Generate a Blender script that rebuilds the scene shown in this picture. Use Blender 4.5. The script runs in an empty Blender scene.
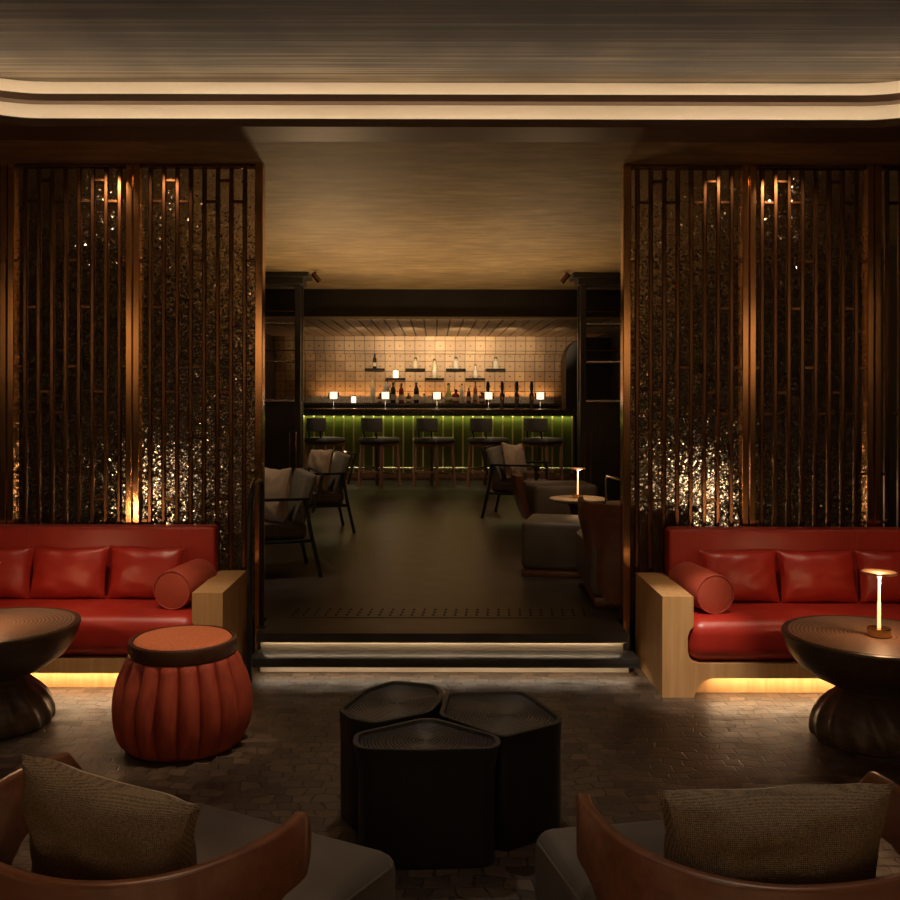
import bpy, bmesh, math, random
from math import pi, sin, cos, radians
from mathutils import Vector, Matrix, noise
random.seed(4)
S = bpy.context.scene
COL = S.collection
# ------------------------------------------------------------------ camera, world, exposure
cam_d = bpy.data.cameras.new('camera'); cam = bpy.data.objects.new('camera', cam_d); COL.objects.link(cam)
cam.location = (0, 0, 1.65); cam.rotation_euler = (radians(90), radians(-0.12), 0)
cam_d.sensor_width = 36; cam_d.lens = 38.0; cam_d.shift_x = 0.0167; cam_d.shift_y = -0.0633
cam_d.clip_start = 0.05; cam_d.clip_end = 60
S.camera = cam
w = bpy.data.worlds.new('world'); S.world = w; w.use_nodes = True
w.node_tree.nodes['Background'].inputs[0].default_value = (0.8, 0.85, 0.9, 1)
w.node_tree.nodes['Background'].inputs[1].default_value = 0.004
S.view_settings.view_transform = 'Standard'; S.view_settings.look = 'None'
S.view_settings.exposure = 0.0; S.view_settings.gamma = 1.0; S.view_settings.use_curve_mapping = False
WARM = (1.0, 0.72, 0.46); AMB = (1.0, 0.56, 0.27); SOFT = (1.0, 0.84, 0.66)

def link(o, parent=None):
    COL.objects.link(o)
    if parent: o.parent = parent
    return o
def spot(loc, target, energy, size=40, blend=0.8, color=WARM, radius=0.04, parent=None):
    l = bpy.data.lights.new('spot_light', 'SPOT'); l.energy = energy; l.spot_size = radians(size); l.spot_blend = blend
    l.color = color; l.shadow_soft_size = radius
    o = link(bpy.data.objects.new('spot_light', l), parent); o.location = loc
    o.rotation_euler = (Vector(target) - Vector(loc)).to_track_quat('-Z', 'Y').to_euler()
    return o
def area(loc, target, energy, sx, sy, color=WARM, parent=None, spread=180):
    l = bpy.data.lights.new('strip_light', 'AREA'); l.shape = 'RECTANGLE'; l.size = sx; l.size_y = sy
    l.energy = energy; l.color = color; l.spread = radians(spread)
    o = link(bpy.data.objects.new('strip_light', l), parent); o.location = loc
    o.rotation_euler = (Vector(target) - Vector(loc)).to_track_quat('-Z', 'Y').to_euler()
    return o
def point(loc, energy, color=WARM, radius=0.03, parent=None):
    l = bpy.data.lights.new('bulb_light', 'POINT'); l.energy = energy; l.color = color; l.shadow_soft_size = radius
    o = link(bpy.data.objects.new('bulb_light', l), parent); o.location = loc; return o

# assumed lounge downlights above the frame, unseen; some added to brighten arms and chairs
spot((-1.6, 4.5, 3.40), (-1.65, 5.38, 0.4), 120, 34, 1.0)
spot((-2.4, 4.5, 3.40), (-2.4, 5.38, 0.4), 70, 34, 1.0)
spot((1.8, 4.5, 3.40), (1.75, 5.32, 0.4), 105, 34, 1.0)
spot((2.6, 4.5, 3.40), (2.6, 5.32, 0.4), 60, 34, 1.0)
spot((-0.3, 4.0, 3.40), (-1.18, 4.45, 0.45), 210, 22, 0.8)
spot((1.1, 3.6, 3.40), (1.33, 5.1, 0.42), 420, 15, 0.9, SOFT)
spot((-1.0, 3.6, 3.40), (-1.25, 5.2, 0.5), 90, 13, 0.9, SOFT)
spot((-0.1, 4.6, 3.40), (0.1, 3.9, 0.4), 60, 50, 0.9, SOFT)
spot((-1.0, 3.3, 3.40), (-0.75, 2.15, 0.75), 55, 30, 0.9, AMB)
spot((1.3, 3.3, 3.40), (0.76, 2.12, 0.80), 42, 18, 0.9, WARM)
spot((0.9, 3.0, 3.40), (0.35, 2.45, 0.4), 14, 40, 0.9, SOFT)
spot((-0.6, 3.0, 3.40), (-0.15, 2.4, 0.4), 14, 40, 0.9, SOFT)
spot((-1.6, 3.9, 3.40), (-2.0, 4.7, 0.5), 40, 40, 0.9, SOFT)
spot((0.0, 1.2, 3.40), (0.0, 3.6, 0.0), 30, 80, 1.0, SOFT)
# unseen spots added to light the plaster bands behind the viewer for reflections
for x in (-2.2, -0.75, 0.75, 2.2): spot((x, -1.7, 3.38), (x, -2.6, 2.3), 260, 80, 0.9, WARM)
for x in (-1, 1):
    for y in (-1.6, -0.2, 1.2): spot((x * 3.6, y, 3.04), (x * 4.4, y, 2.2), 110, 85, 0.9, WARM)
# assumed far room downlights, unseen spots added to brighten the chairs and stools
for x, y, e in ((-1.25, 7.0, 60), (-1.2, 9.4, 60), (1.2, 6.2, 6), (0.9, 7.1, 45), (1.3, 9.0, 25), (1.0, 10.3, 70), (0.1, 7.6, 12)):
    spot((x, y, 3.05), (x, y + 0.45, 0.5), e, 42, 0.9)
for x in (-1.6, -0.8, 0.05, 0.9, 1.7):
    spot((x, 13.6, 2.69), (x, 14.4, 0.9), 60, 42, 0.9)
# unseen spots added below the bar's plank ceiling, aimed at the tiles
for x in (-2.0, -1.2, -0.4, 0.4, 1.2, 2.0):
    spot((x, 14.4, 2.46), (x, 17.7, 2.56), {-20: 25, -12: 70, -4: 150, 4: 170, 12: 110, 20: 35}[round(x * 10)] * 2.6, 34, 1.0, (1.0, 0.72, 0.42))
for x in (-1.9, -1.1, -0.4, 0.3, 1.0, 1.7):
    spot((x, 16.9, 2.69), (x, 17.7, 1.6), 26, 46, 1.0, WARM)
area((0.0, 17.70, 1.59), (0, 17.79, 2.0), 9, 4.4, 0.03, AMB)

# ------------------------------------------------------------------ materials
class NT:
    def __init__(s, m):
        s.t = m.node_tree; s.n = s.t.nodes; s.b = s.n['Principled BSDF']; s.out = s.n['Material Output']
    def add(s, kind, **kw):
        n = s.n.new(kind)
        for k, v in kw.items():
            if k.startswith('i_'):
                key = k[2:]; key = int(key) if key.isdigit() else key.replace('_', ' ')
                n.inputs[key].default_value = v
            else: setattr(n, k, v)
        return n
    def l(s, a, b): s.t.links.new(a, b)
def base(name, col, rough=0.5, metal=0.0, spec=0.5):
    m = bpy.data.materials.new(name); m.use_nodes = True; t = NT(m)
    t.b.inputs['Base Color'].default_value = (*col, 1); t.b.inputs['Roughness'].default_value = rough
    t.b.inputs['Metallic'].default_value = metal; t.b.inputs['Specular IOR Level'].default_value = spec
    return m, t
def coords(t, scale=(1, 1, 1), src='Object', rot=(0, 0, 0)):
    c = t.add('ShaderNodeTexCoord'); m = t.add('ShaderNodeMapping'); m.inputs['Scale'].default_value = scale
    m.inputs['Rotation'].default_value = rot
    t.l(c.outputs[src], m.inputs[0]); return m.outputs[0]
def ramp(t, fac, stops):
    r = t.add('ShaderNodeValToRGB'); e = r.color_ramp.elements
    e[0].position, e[0].color = stops[0][0], (*stops[0][1], 1)
    e[1].position, e[1].color = stops[-1][0], (*stops[-1][1], 1)
    for p, c in stops[1:-1]:
        q = e.new(p); q.color = (*c, 1)
    t.l(fac, r.inputs[0]); return r.outputs[0]
def bump(t, h, strength=0.3, dist=0.01):
    b = t.add('ShaderNodeBump', i_Strength=strength, i_Distance=dist); t.l(h, b.inputs['Height'])
    t.l(b.outputs[0], t.b.inputs['Normal']); return b
def noisy(name, c1, c2, scale=(5, 5, 5), rough=0.5, metal=0.0, bs=0.0, nscale=1.0, detail=4, dist=0.01, spec=0.5, lo=0.35, hi=0.65):
    m, t = base(name, c1, rough, metal, spec)
    n = t.add('ShaderNodeTexNoise', i_Scale=nscale, i_Detail=detail); t.l(coords(t, scale), n.inputs[0])
    t.l(ramp(t, n.outputs['Fac'], [(lo, c1), (hi, c2)]), t.b.inputs['Base Color'])
    if bs: bump(t, n.outputs['Fac'], bs, dist)
    return m
def plain(name, col, rough=0.5, metal=0.0, spec=0.5):
    return base(name, col, rough, metal, spec)[0]
def emit(name, col, strength):
    m, t = base(name, (0.8, 0.8, 0.8)); t.b.inputs['Emission Color'].default_value = (*col, 1)
    t.b.inputs['Emission Strength'].default_value = strength; return m
def wood(name, c1, c2, grain='z', rough=0.45, bs=0.15):
    sc = {'z': (14, 14, 0.9), 'x': (0.9, 14, 14), 'y': (14, 0.9, 14)}[grain]
    m, t = base(name, c1, rough)
    n = t.add('ShaderNodeTexNoise', i_Scale=2.2, i_Detail=6, i_Distortion=0.6); t.l(coords(t, sc), n.inputs[0])
    t.l(ramp(t, n.outputs['Fac'], [(0.3, c1), (0.7, c2)]), t.b.inputs['Base Color'])
    bump(t, n.outputs['Fac'], bs, 0.004); return m
def leather(name, col, col2, rough=0.38):
    m, t = base(name, col, rough)
    v = t.add('ShaderNodeTexVoronoi', i_Scale=160.0); n = t.add('ShaderNodeTexNoise', i_Scale=5.0, i_Detail=5)
    c = coords(t); t.l(c, v.inputs['Vector']); t.l(c, n.inputs[0])
    t.l(ramp(t, n.outputs['Fac'], [(0.3, col), (0.7, col2)]), t.b.inputs['Base Color'])
    a = t.add('ShaderNodeMath', operation='MULTIPLY_ADD'); a.inputs[1].default_value = 0.25
    t.l(v.outputs['Distance'], a.inputs[0]); t.l(n.outputs['Fac'], a.inputs[2])
    bump(t, a.outputs[0], 0.25, 0.006); return m
def woven(name, c1, c2, freq=90):
    m, t = base(name, c1, 0.9, 0, 0.2)
    c = coords(t, (1, 1, 1), 'Object')
    w1 = t.add('ShaderNodeTexWave', bands_direction='X', i_Scale=freq, i_Distortion=1.2)
    w2 = t.add('ShaderNodeTexWave', bands_direction='Z', i_Scale=freq, i_Distortion=1.2)
    t.l(c, w1.inputs[0]); t.l(c, w2.inputs[0])
    mu = t.add('ShaderNodeMath', operation='MULTIPLY'); t.l(w1.outputs['Fac'], mu.inputs[0]); t.l(w2.outputs['Fac'], mu.inputs[1])
    n = t.add('ShaderNodeTexNoise', i_Scale=230.0, i_Detail=2); t.l(c, n.inputs[0])
    ad = t.add('ShaderNodeMath', operation='MULTIPLY'); t.l(n.outputs['Fac'], ad.inputs[0]); ad.inputs[1].default_value = 0.9
    a2 = t.add('ShaderNodeMath', operation='MULTIPLY_ADD'); t.l(mu.outputs[0], a2.inputs[0]); a2.inputs[1].default_value = 0.5; t.l(ad.outputs[0], a2.inputs[2])
    t.l(ramp(t, a2.outputs[0], [(0.3, c1), (0.85, c2)]), t.b.inputs['Base Color'])
    bump(t, a2.outputs[0], 0.7, 0.005); return m
def glassy(name, col, rough=0.03, bs=0.0, sc=60):
    m, t = base(name, col, rough); t.b.inputs['Transmission Weight'].default_value = 1.0
    t.b.inputs['IOR'].default_value = 1.45
    if bs:
        n = t.add('ShaderNodeTexNoise', i_Scale=sc, i_Detail=1.5, i_Distortion=0.8); t.l(coords(t), n.inputs[0]); bump(t, n.outputs['Fac'], bs, 0.02)
    return m

def hammered_glass():
    m, t = base('hammered_bronze_glass', (0.62, 0.50, 0.36), 0.09); t.b.inputs['Transmission Weight'].default_value = 1.0; t.b.inputs['IOR'].default_value = 1.4
    v = t.add('ShaderNodeTexVoronoi', i_Scale=112.0); t.l(coords(t), v.inputs['Vector'])
    g = t.add('ShaderNodeNewGeometry')
    a = t.add('ShaderNodeVectorMath', operation='SUBTRACT'); a.inputs[1].default_value = (0.5, 0.5, 0.5); t.l(v.outputs['Color'], a.inputs[0])
    k = t.add('ShaderNodeVectorMath', operation='SCALE'); k.inputs['Scale'].default_value = 0.66; t.l(a.outputs[0], k.inputs[0])
    b = t.add('ShaderNodeVectorMath', operation='ADD'); t.l(k.outputs[0], b.inputs[0]); t.l(g.outputs['Normal'], b.inputs[1])
    c = t.add('ShaderNodeVectorMath', operation='NORMALIZE'); t.l(b.outputs[0], c.inputs[0]); t.l(c.outputs[0], t.b.inputs['Normal'])
    return m
def floor_mat():
    m, t = base('wood_block_floor', (0.05, 0.03, 0.02), 0.6)
    c = coords(t)
    nz = t.add('ShaderNodeTexNoise', i_Scale=4.0, i_Detail=3); t.l(c, nz.inputs[0])
    mx = t.add('ShaderNodeMix', data_type='RGBA', blend_type='LINEAR_LIGHT'); mx.inputs[0].default_value = 0.075
    t.l(c, mx.inputs[6]); t.l(nz.outputs['Color'], mx.inputs[7])
    b = t.add('ShaderNodeTexBrick', i_Scale=1.0); b.inputs['Brick Width'].default_value = 0.088; b.inputs['Row Height'].default_value = 0.066
    b.inputs['Mortar Size'].default_value = 0.005; b.inputs['Mortar Smooth'].default_value = 0.6; b.offset = 0.37
    b.inputs['Color1'].default_value = (0.048, 0.032, 0.022, 1); b.inputs['Color2'].default_value = (0.125, 0.086, 0.058, 1)
    b.inputs['Mortar'].default_value = (0.036, 0.025, 0.017, 1)
    t.l(mx.outputs[2], b.inputs['Vector'])
    n2 = t.add('ShaderNodeTexNoise', i_Scale=9.0, i_Detail=6); t.l(c, n2.inputs[0])
    m2 = t.add('ShaderNodeMix', data_type='RGBA', blend_type='MULTIPLY'); m2.inputs[0].default_value = 0.75
    t.l(b.outputs['Color'], m2.inputs[6]); t.l(ramp(t, n2.outputs['Fac'], [(0.3, (0.55, 0.5, 0.45)), (0.7, (1.2, 1.1, 1.0))]), m2.inputs[7])
    t.l(m2.outputs[2], t.b.inputs['Base Color'])
    inv = t.add('ShaderNodeMath', operation='MULTIPLY_ADD'); inv.inputs[1].default_value = -1.0
    t.l(b.outputs['Fac'], inv.inputs[0]); t.l(n2.outputs['Fac'], inv.inputs[2])
    bump(t, inv.outputs[0], 0.55, 0.007)
    t.l(ramp(t, n2.outputs['Fac'], [(0.3, (0.36,)*3), (0.7, (0.6,)*3)]), t.b.inputs['Roughness'])
    return m
def streaks(name, cs, sc, rough=0.55, bs=0.2, nsc=1.0):
    m, t = base(name, cs[0], rough)
    n = t.add('ShaderNodeTexNoise', i_Scale=nsc, i_Detail=8, i_Roughness=0.65); t.l(coords(t, sc), n.inputs[0])
    n2 = t.add('ShaderNodeTexNoise', i_Scale=1.3, i_Detail=2); t.l(coords(t), n2.inputs[0])
    a = t.add('ShaderNodeMath', operation='MULTIPLY_ADD'); a.inputs[1].default_value = 0.45
    t.l(n2.outputs['Fac'], a.inputs[0]); t.l(n.outputs['Fac'], a.inputs[2])
    t.l(ramp(t, a.outputs[0], [(0.45, cs[0]), (0.72, cs[1]), (0.95, cs[2])]), t.b.inputs['Base Color'])
    bump(t, n.outputs['Fac'], bs, 0.01); return m
def tile_mat():
    m, t = base('clay_tiles', (0.3, 0.16, 0.08), 0.45)
    c = t.add('ShaderNodeTexCoord'); s = t.add('ShaderNodeSeparateXYZ'); t.l(c.outputs['Object'], s.inputs[0])
    cb = t.add('ShaderNodeCombineXYZ'); t.l(s.outputs['X'], cb.inputs[0]); t.l(s.outputs['Z'], cb.inputs[1])
    b = t.add('ShaderNodeTexBrick', i_Scale=1.0); b.offset = 0.0
    for k, v in (('Brick Width', 0.187), ('Row Height', 0.187), ('Mortar Size', 0.006), ('Mortar Smooth', 0.2)): b.inputs[k].default_value = v
    b.inputs['Color1'].default_value = (0.34, 0.19, 0.075, 1); b.inputs['Color2'].default_value = (0.50, 0.31, 0.13, 1); b.inputs['Mortar'].default_value = (0.05, 0.025, 0.015, 1)
    t.l(cb.outputs[0], b.inputs['Vector'])
    def frac(o):
        d = t.add('ShaderNodeMath', operation='DIVIDE'); d.inputs[1].default_value = 0.187; t.l(o, d.inputs[0])
        f = t.add('ShaderNodeMath', operation='FRACT'); t.l(d.outputs[0], f.inputs[0])
        q = t.add('ShaderNodeMath', operation='SUBTRACT'); q.inputs[1].default_value = 0.5; t.l(f.outputs[0], q.inputs[0])
        p = t.add('ShaderNodeMath', operation='POWER'); p.inputs[1].default_value = 2; t.l(q.outputs[0], p.inputs[0]); return p.outputs[0]
    ad = t.add('ShaderNodeMath', operation='ADD'); t.l(frac(s.outputs['X']), ad.inputs[0]); t.l(frac(s.outputs['Z']), ad.inputs[1])
    dot = t.add('ShaderNodeMath', operation='LESS_THAN'); dot.inputs[1].default_value = 0.007; t.l(ad.outputs[0], dot.inputs[0])
    mx = t.add('ShaderNodeMix', data_type='RGBA'); t.l(dot.outputs[0], mx.inputs[0]); t.l(b.outputs['Color'], mx.inputs[6]); mx.inputs[7].default_value = (0.09, 0.045, 0.02, 1)
    t.l(mx.outputs[2], t.b.inputs['Base Color'])
    inv = t.add('ShaderNodeMath', operation='SUBTRACT'); inv.inputs[0].default_value = 1; t.l(b.outputs['Fac'], inv.inputs[1]); bump(t, inv.outputs[0], 0.6, 0.01)
    return m
def rings_mat(name, c1, c2, freq=26, strength=0.8, rough=0.42, distort=1.6):
    m, t = base(name, c1, rough)
    w_ = t.add('ShaderNodeTexWave', wave_type='RINGS', rings_direction='Z', i_Scale=freq, i_Distortion=distort, i_Detail=2.0); w_.inputs['Detail Scale'].default_value = 0.4
    t.l(coords(t, (1, 1, 0.0)), w_.inputs[0])
    n = t.add('ShaderNodeTexNoise', i_Scale=30.0, i_Detail=4); t.l(coords(t), n.inputs[0])
    a = t.add('ShaderNodeMath', operation='MULTIPLY_ADD'); a.inputs[1].default_value = 0.5
    t.l(n.outputs['Fac'], a.inputs[0]); t.l(w_.outputs['Fac'], a.inputs[2])
    t.l(ramp(t, a.outputs[0], [(0.2, c1), (1.1, c2)]), t.b.inputs['Base Color'])
    bump(t, a.outputs[0], strength, 0.006); return m

M = dict(
    floor=floor_mat(),
    floor_up=noisy('dark_stone_floor', (0.034, 0.029, 0.026), (0.058, 0.05, 0.044), (1, 1, 1), 0.36, 0, 0.12, 5, 8, 0.01),
    ceil_wood=streaks('brushed_wood_ceiling', [(0.014, 0.009, 0.005), (0.065, 0.045, 0.025), (0.24, 0.18, 0.11)], (0.3, 30, 10), 0.75, 0.3),
    ceil_gold=streaks('brushed_gold_ceiling', [(0.13, 0.085, 0.035), (0.23, 0.16, 0.07), (0.36, 0.26, 0.12)], (3.2, 9, 9), 0.6, 0.5),
    cream=noisy('cream_cove_plaster', (0.72, 0.62, 0.48), (0.8, 0.7, 0.56), (1, 4, 4), 0.6),
    lip=wood('bronze_brown_trim', (0.09, 0.05, 0.03), (0.13, 0.075, 0.045), 'x', 0.45),
    wall=noisy('dark_brown_wall', (0.03, 0.022, 0.016), (0.045, 0.032, 0.022), (2, 2, 2), 0.6),
    black=noisy('black_lacquer', (0.03, 0.027, 0.025), (0.042, 0.038, 0.034), (6, 6, 6), 0.35),
    blackwall=noisy('black_matte_wall', (0.035, 0.03, 0.027), (0.05, 0.043, 0.038), (2, 2, 2), 0.6),
    blackmetal=noisy('black_metal', (0.02, 0.02, 0.021), (0.035, 0.034, 0.034), (8, 8, 8), 0.32, 0.6),
    copper=noisy('brushed_copper', (0.64, 0.36, 0.17), (0.72, 0.43, 0.21), (30, 30, 1), 0.15, 1.0),
    bronze=noisy('dark_bronze', (0.15, 0.08, 0.042), (0.20, 0.11, 0.058), (30, 30, 1), 0.26, 1.0),
    brass=noisy('brass', (0.7, 0.42, 0.18), (0.78, 0.5, 0.24), (20, 20, 20), 0.25, 1.0),
    steel=noisy('brushed_steel', (0.6, 0.58, 0.55), (0.7, 0.67, 0.63), (1, 20, 20), 0.25, 1.0),
    oak=wood('light_oak', (0.50, 0.27, 0.105), (0.62, 0.37, 0.165), 'z', 0.42),
    sofaled=emit('led_golden', (1.0, 0.72, 0.42), 36.0),
    walnut=wood('walnut_shell', (0.12, 0.042, 0.02), (0.19, 0.072, 0.034), 'x', 0.36, 0.08),
    stoolwood=wood('reddish_brown_wood', (0.2, 0.1, 0.06), (0.3, 0.16, 0.1), 'z', 0.4),
    darkwood=wood('dark_carved_wood', (0.045, 0.028, 0.018), (0.085, 0.05, 0.03), 'x', 0.4, 0.3),
    ringwood=wood('dark_brown_ring', (0.05, 0.02, 0.012), (0.08, 0.034, 0.02), 'x', 0.33),
    tabletop=rings_mat('scorched_ring_top', (0.10, 0.058, 0.038), (0.24, 0.15, 0.10), 16, 0.35, 0.45, 3.0),
    drumtop=rings_mat('black_growth_ring_top', (0.018, 0.016, 0.015), (0.055, 0.05, 0.046), 24, 0.9, 0.38, 2.0),
    drumside=noisy('black_hammered_side', (0.006, 0.0055, 0.005), (0.011, 0.010, 0.009), (6, 6, 1.5), 0.5, 0, 0.3, 3),
    red=leather('red_leather', (0.36, 0.022, 0.014), (0.46, 0.034, 0.02), 0.36),
    redpipe=plain('red_piping', (0.42, 0.07, 0.05), 0.5),
    redvelvet=noisy('rust_red_fabric', (0.42, 0.06, 0.03), (0.5, 0.085, 0.042), (40, 40, 40), 0.8, 0, 0.3, 6, 4, 0.003),
    velvet=noisy('rust_velvet', (0.27, 0.034, 0.014), (0.36, 0.052, 0.02), (8, 8, 3), 0.75, 0, 0.2, 3, 5, 0.01),
    velvet_top=noisy('orange_rust_velvet', (0.5, 0.13, 0.05), (0.58, 0.17, 0.07), (20, 20, 20), 0.8, 0, 0.15, 4),
    greyleather=leather('grey_brown_leather', (0.085, 0.072, 0.062), (0.14, 0.12, 0.105), 0.5),
    darkleather=leather('charcoal_leather', (0.06, 0.055, 0.052), (0.09, 0.083, 0.078), 0.42),
    woven=woven('brown_grey_woven', (0.09, 0.068, 0.048), (0.34, 0.27, 0.19), 75),
    taupe=woven('taupe_weave', (0.30, 0.22, 0.16), (0.46, 0.36, 0.27), 40),
    beige=noisy('beige_linen', (0.42, 0.36, 0.28), (0.5, 0.43, 0.34), (60, 60, 60), 0.85, 0, 0.2),
    sage=noisy('grey_upholstery', (0.13, 0.12, 0.095), (0.18, 0.165, 0.13), (50, 50, 50), 0.85, 0, 0.2),
    brownseat=noisy('dark_brown_upholstery', (0.07, 0.05, 0.04), (0.11, 0.08, 0.065), (50, 50, 50), 0.8),
    hammered=hammered_glass(),
    tiles=tile_mat(),
    plank=wood('pale_planks', (0.42, 0.28, 0.16), (0.58, 0.41, 0.25), 'y', 0.5),
    stone=noisy('speckled_pale_stone', (0.2, 0.16, 0.12), (0.62, 0.54, 0.42), (26, 26, 26), 0.3, 0, 0, 2, 6, lo=0.42, hi=0.58),
    darkstone=noisy('dark_granite', (0.05, 0.05, 0.045), (0.26, 0.26, 0.21), (26, 26, 26), 0.22, 0, 0, 2, 6, lo=0.42, hi=0.62),
    green=noisy('moss_green_panel', (0.13, 0.165, 0.03), (0.17, 0.205, 0.04), (3, 3, 1), 0.45),
    riser=noisy('warm_stone_riser', (0.3, 0.24, 0.17), (0.42, 0.34, 0.25), (1.5, 8, 8), 0.6),
    reflector=noisy('plaster_reflector_band', (0.62, 0.48, 0.32), (0.7, 0.56, 0.38), (1, 1, 1), 0.8),
    fin=plain('pale_brass_fin', (0.85, 0.75, 0.42), 0.35, 0.7),
    led=emit('led_warm', (1.0, 0.78, 0.54), 17.0),
    shade=emit('lit_lamp_shade', (1.0, 0.78, 0.55), 1.5),
    disc=base('lit_disc', (0.7, 0.42, 0.26), 0.35)[0],
    glow=emit('glowing_stem', (1.0, 0.50, 0.2), 1.6),
    flame=emit('candle_glow', (1.0, 0.62, 0.28), 6.0),
    lantern=emit('lantern_glow', (1.0, 0.80, 0.58), 1.0),
    palelabel=plain('pale_label', (0.75, 0.68, 0.52), 0.6),
    blk=plain('black_glass', (0.008, 0.008, 0.008), 0.9),
)
GL = {k: plain('bottle_glass_' + k, c, 0.12) for k, c in dict(dark=(0.02, 0.018, 0.015), green=(0.05, 0.08, 0.03), lime=(0.42, 0.45, 0.10),
      red=(0.28, 0.035, 0.02), brown=(0.12, 0.045, 0.015), pale=(0.75, 0.66, 0.42), pink=(0.6, 0.2, 0.11), clear=(0.75, 0.72, 0.62)).items()}

# ------------------------------------------------------------------ mesh helpers
class MB:
    def __init__(s): s.bm = bmesh.new()
    def box(s, x0, x1, y0, y1, z0, z1, bev=0.0, seg=2):
        r = bmesh.ops.create_cube(s.bm, size=1.0)
        vs = r['verts']
        for v in vs:
            v.co = Vector(((x0 + x1) / 2 + v.co.x * (x1 - x0), (y0 + y1) / 2 + v.co.y * (y1 - y0), (z0 + z1) / 2 + v.co.z * (z1 - z0)))
        if bev:
            es = list({e for v in vs for e in v.link_edges})
            r2 = bmesh.ops.bevel(s.bm, geom=es, offset=bev, segments=seg, profile=0.5, affect='EDGES')
            vs = list(r2['verts'])
        return vs
    def xform(s, mat, vs=None):
        bmesh.ops.transform(s.bm, matrix=mat, verts=vs if vs is not None else s.bm.verts[:]); return s
    def lathe(s, prof, seg=40, c=(0, 0, 0), rf=None):
        rings = []
        for r, z in prof:
            ring = []
            if r < 1e-6: ring = [s.bm.verts.new((c[0], c[1], c[2] + z))]
            else:
                for i in range(seg):
                    a = 2 * pi * i / seg; rr = r * (rf(a, z) if rf else 1)
                    ring.append(s.bm.verts.new((c[0] + rr * cos(a), c[1] + rr * sin(a), c[2] + z)))
            rings.append(ring)
        for A, B in zip(rings, rings[1:]):
            if len(A) == 1 and len(B) == 1: continue
            for i in range(seg):
                j = (i + 1) % seg
                if len(A) == 1: s.bm.faces.new((A[0], B[j], B[i]))
                elif len(B) == 1: s.bm.faces.new((A[i], A[j], B[0]))
                else: s.bm.faces.new((A[i], A[j], B[j], B[i]))
        if len(rings[0]) > 1: s.bm.faces.new(rings[0][::-1])
        if len(rings[-1]) > 1: s.bm.faces.new(rings[-1])
        return s
    def tube(s, pts, r=0.01, seg=10, sq=False):
        pts = [Vector(p) for p in pts]; rings = []
        n = len(pts); up = None
        for i, p in enumerate(pts):
            d = (pts[min(i + 1, n - 1)] - pts[max(i - 1, 0)]).normalized()
            if up is None:
                up = Vector((0, 0, 1)) if abs(d.z) < 0.9 else Vector((1, 0, 0))
            a = d.cross(up).normalized(); b = a.cross(d).normalized(); up = b
            rr = r[i] if isinstance(r, (list, tuple)) else r
            k = 4 if sq else seg; off = pi / 4 if sq else 0; q = rr * (1.414 if sq else 1)
            rings.append([s.bm.verts.new(p + a * q * cos(off + 2 * pi * j / k) + b * q * sin(off + 2 * pi * j / k)) for j in range(k)])
        for A, B in zip(rings, rings[1:]):
            k = len(A)
            for i in range(k): s.bm.faces.new((A[i], A[(i + 1) % k], B[(i + 1) % k], B[i]))
        s.bm.faces.new(rings[0][::-1]); s.bm.faces.new(rings[-1])
        return s
    def prism(s, poly, y0, y1, axis='y'):
        def P(a, b, t): return (a, t, b) if axis == 'y' else ((a, b, t) if axis == 'z' else (t, a, b))
        A = [s.bm.verts.new(P(a, b, y0)) for a, b in poly]; B = [s.bm.verts.new(P(a, b, y1)) for a, b in poly]
        k = len(A)
        for i in range(k): s.bm.faces.new((A[i], A[(i + 1) % k], B[(i + 1) % k], B[i]))
        s.bm.faces.new(A[::-1]); s.bm.faces.new(B); return s
    def loft(s, rings, cap=True):
        R = [[s.bm.verts.new(p) for p in ring] for ring in rings]
        k = len(R[0])
        for A, B in zip(R, R[1:]):
            for i in range(k): s.bm.faces.new((A[i], A[(i + 1) % k], B[(i + 1) % k], B[i]))
        if cap: s.bm.faces.new(R[0][::-1]); s.bm.faces.new(R[-1])
        return s
    def pillow(s, W, H, T, n=26, seed=0, pinch=0.08, wr=0.006):
        g = {}
        for side in (1, -1):
            for i in range(n + 1):
                for j in range(n + 1):
                    u = -1 + 2 * i / n; v = -1 + 2 * j / n
                    edge = i in (0, n) or j in (0, n)
                    if side == -1 and edge: g[(side, i, j)] = g[(1, i, j)]; continue
                    x = W / 2 * u * (1 - pinch * (1 - v * v) ** 1.0 * abs(u) ** 3); z = H / 2 * v * (1 - pinch * (1 - u * u) * abs(v) ** 3)
                    th = T / 2 * ((1 - abs(u) ** 2.6) * (1 - abs(v) ** 2.6)) ** 0.48 if not edge else 0
                    th += 0 if edge else wr * noise.noise(Vector((u * 2.6 + seed, v * 2.6, side + seed)))
                    z += H * 0.03 * noise.noise(Vector((u * 1.7 + seed * 3, seed, 0.3))) * abs(v)
                    g[(side, i, j)] = s.bm.verts.new((x, -side * th, z))
        for side in (1, -1):
            for i in range(n):
                for j in range(n):
                    f = [g[(side, i, j)], g[(side, i + 1, j)], g[(side, i + 1, j + 1)], g[(side, i, j + 1)]]
                    s.bm.faces.new(f if side == 1 else f[::-1])
        return s
    def build(s, name, m, parent=None, smooth=True, loc=None, sub=0, ang=35):
        bmesh.ops.recalc_face_normals(s.bm, faces=s.bm.faces[:])
        me = bpy.data.meshes.new(name); s.bm.to_mesh(me); s.bm.free()
        me.materials.append(M[m] if isinstance(m, str) else m)
        if smooth:
            me.polygons.foreach_set('use_smooth', [True] * len(me.polygons))
            try: me.set_sharp_from_angle(angle=radians(ang))
            except Exception: pass
        o = bpy.data.objects.new(name, me); link(o, parent)
        if loc is not None: o.location = loc
        if sub:
            md = o.modifiers.new('Subsurf', 'SUBSURF'); md.levels = sub; md.render_levels = sub
        return o
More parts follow.
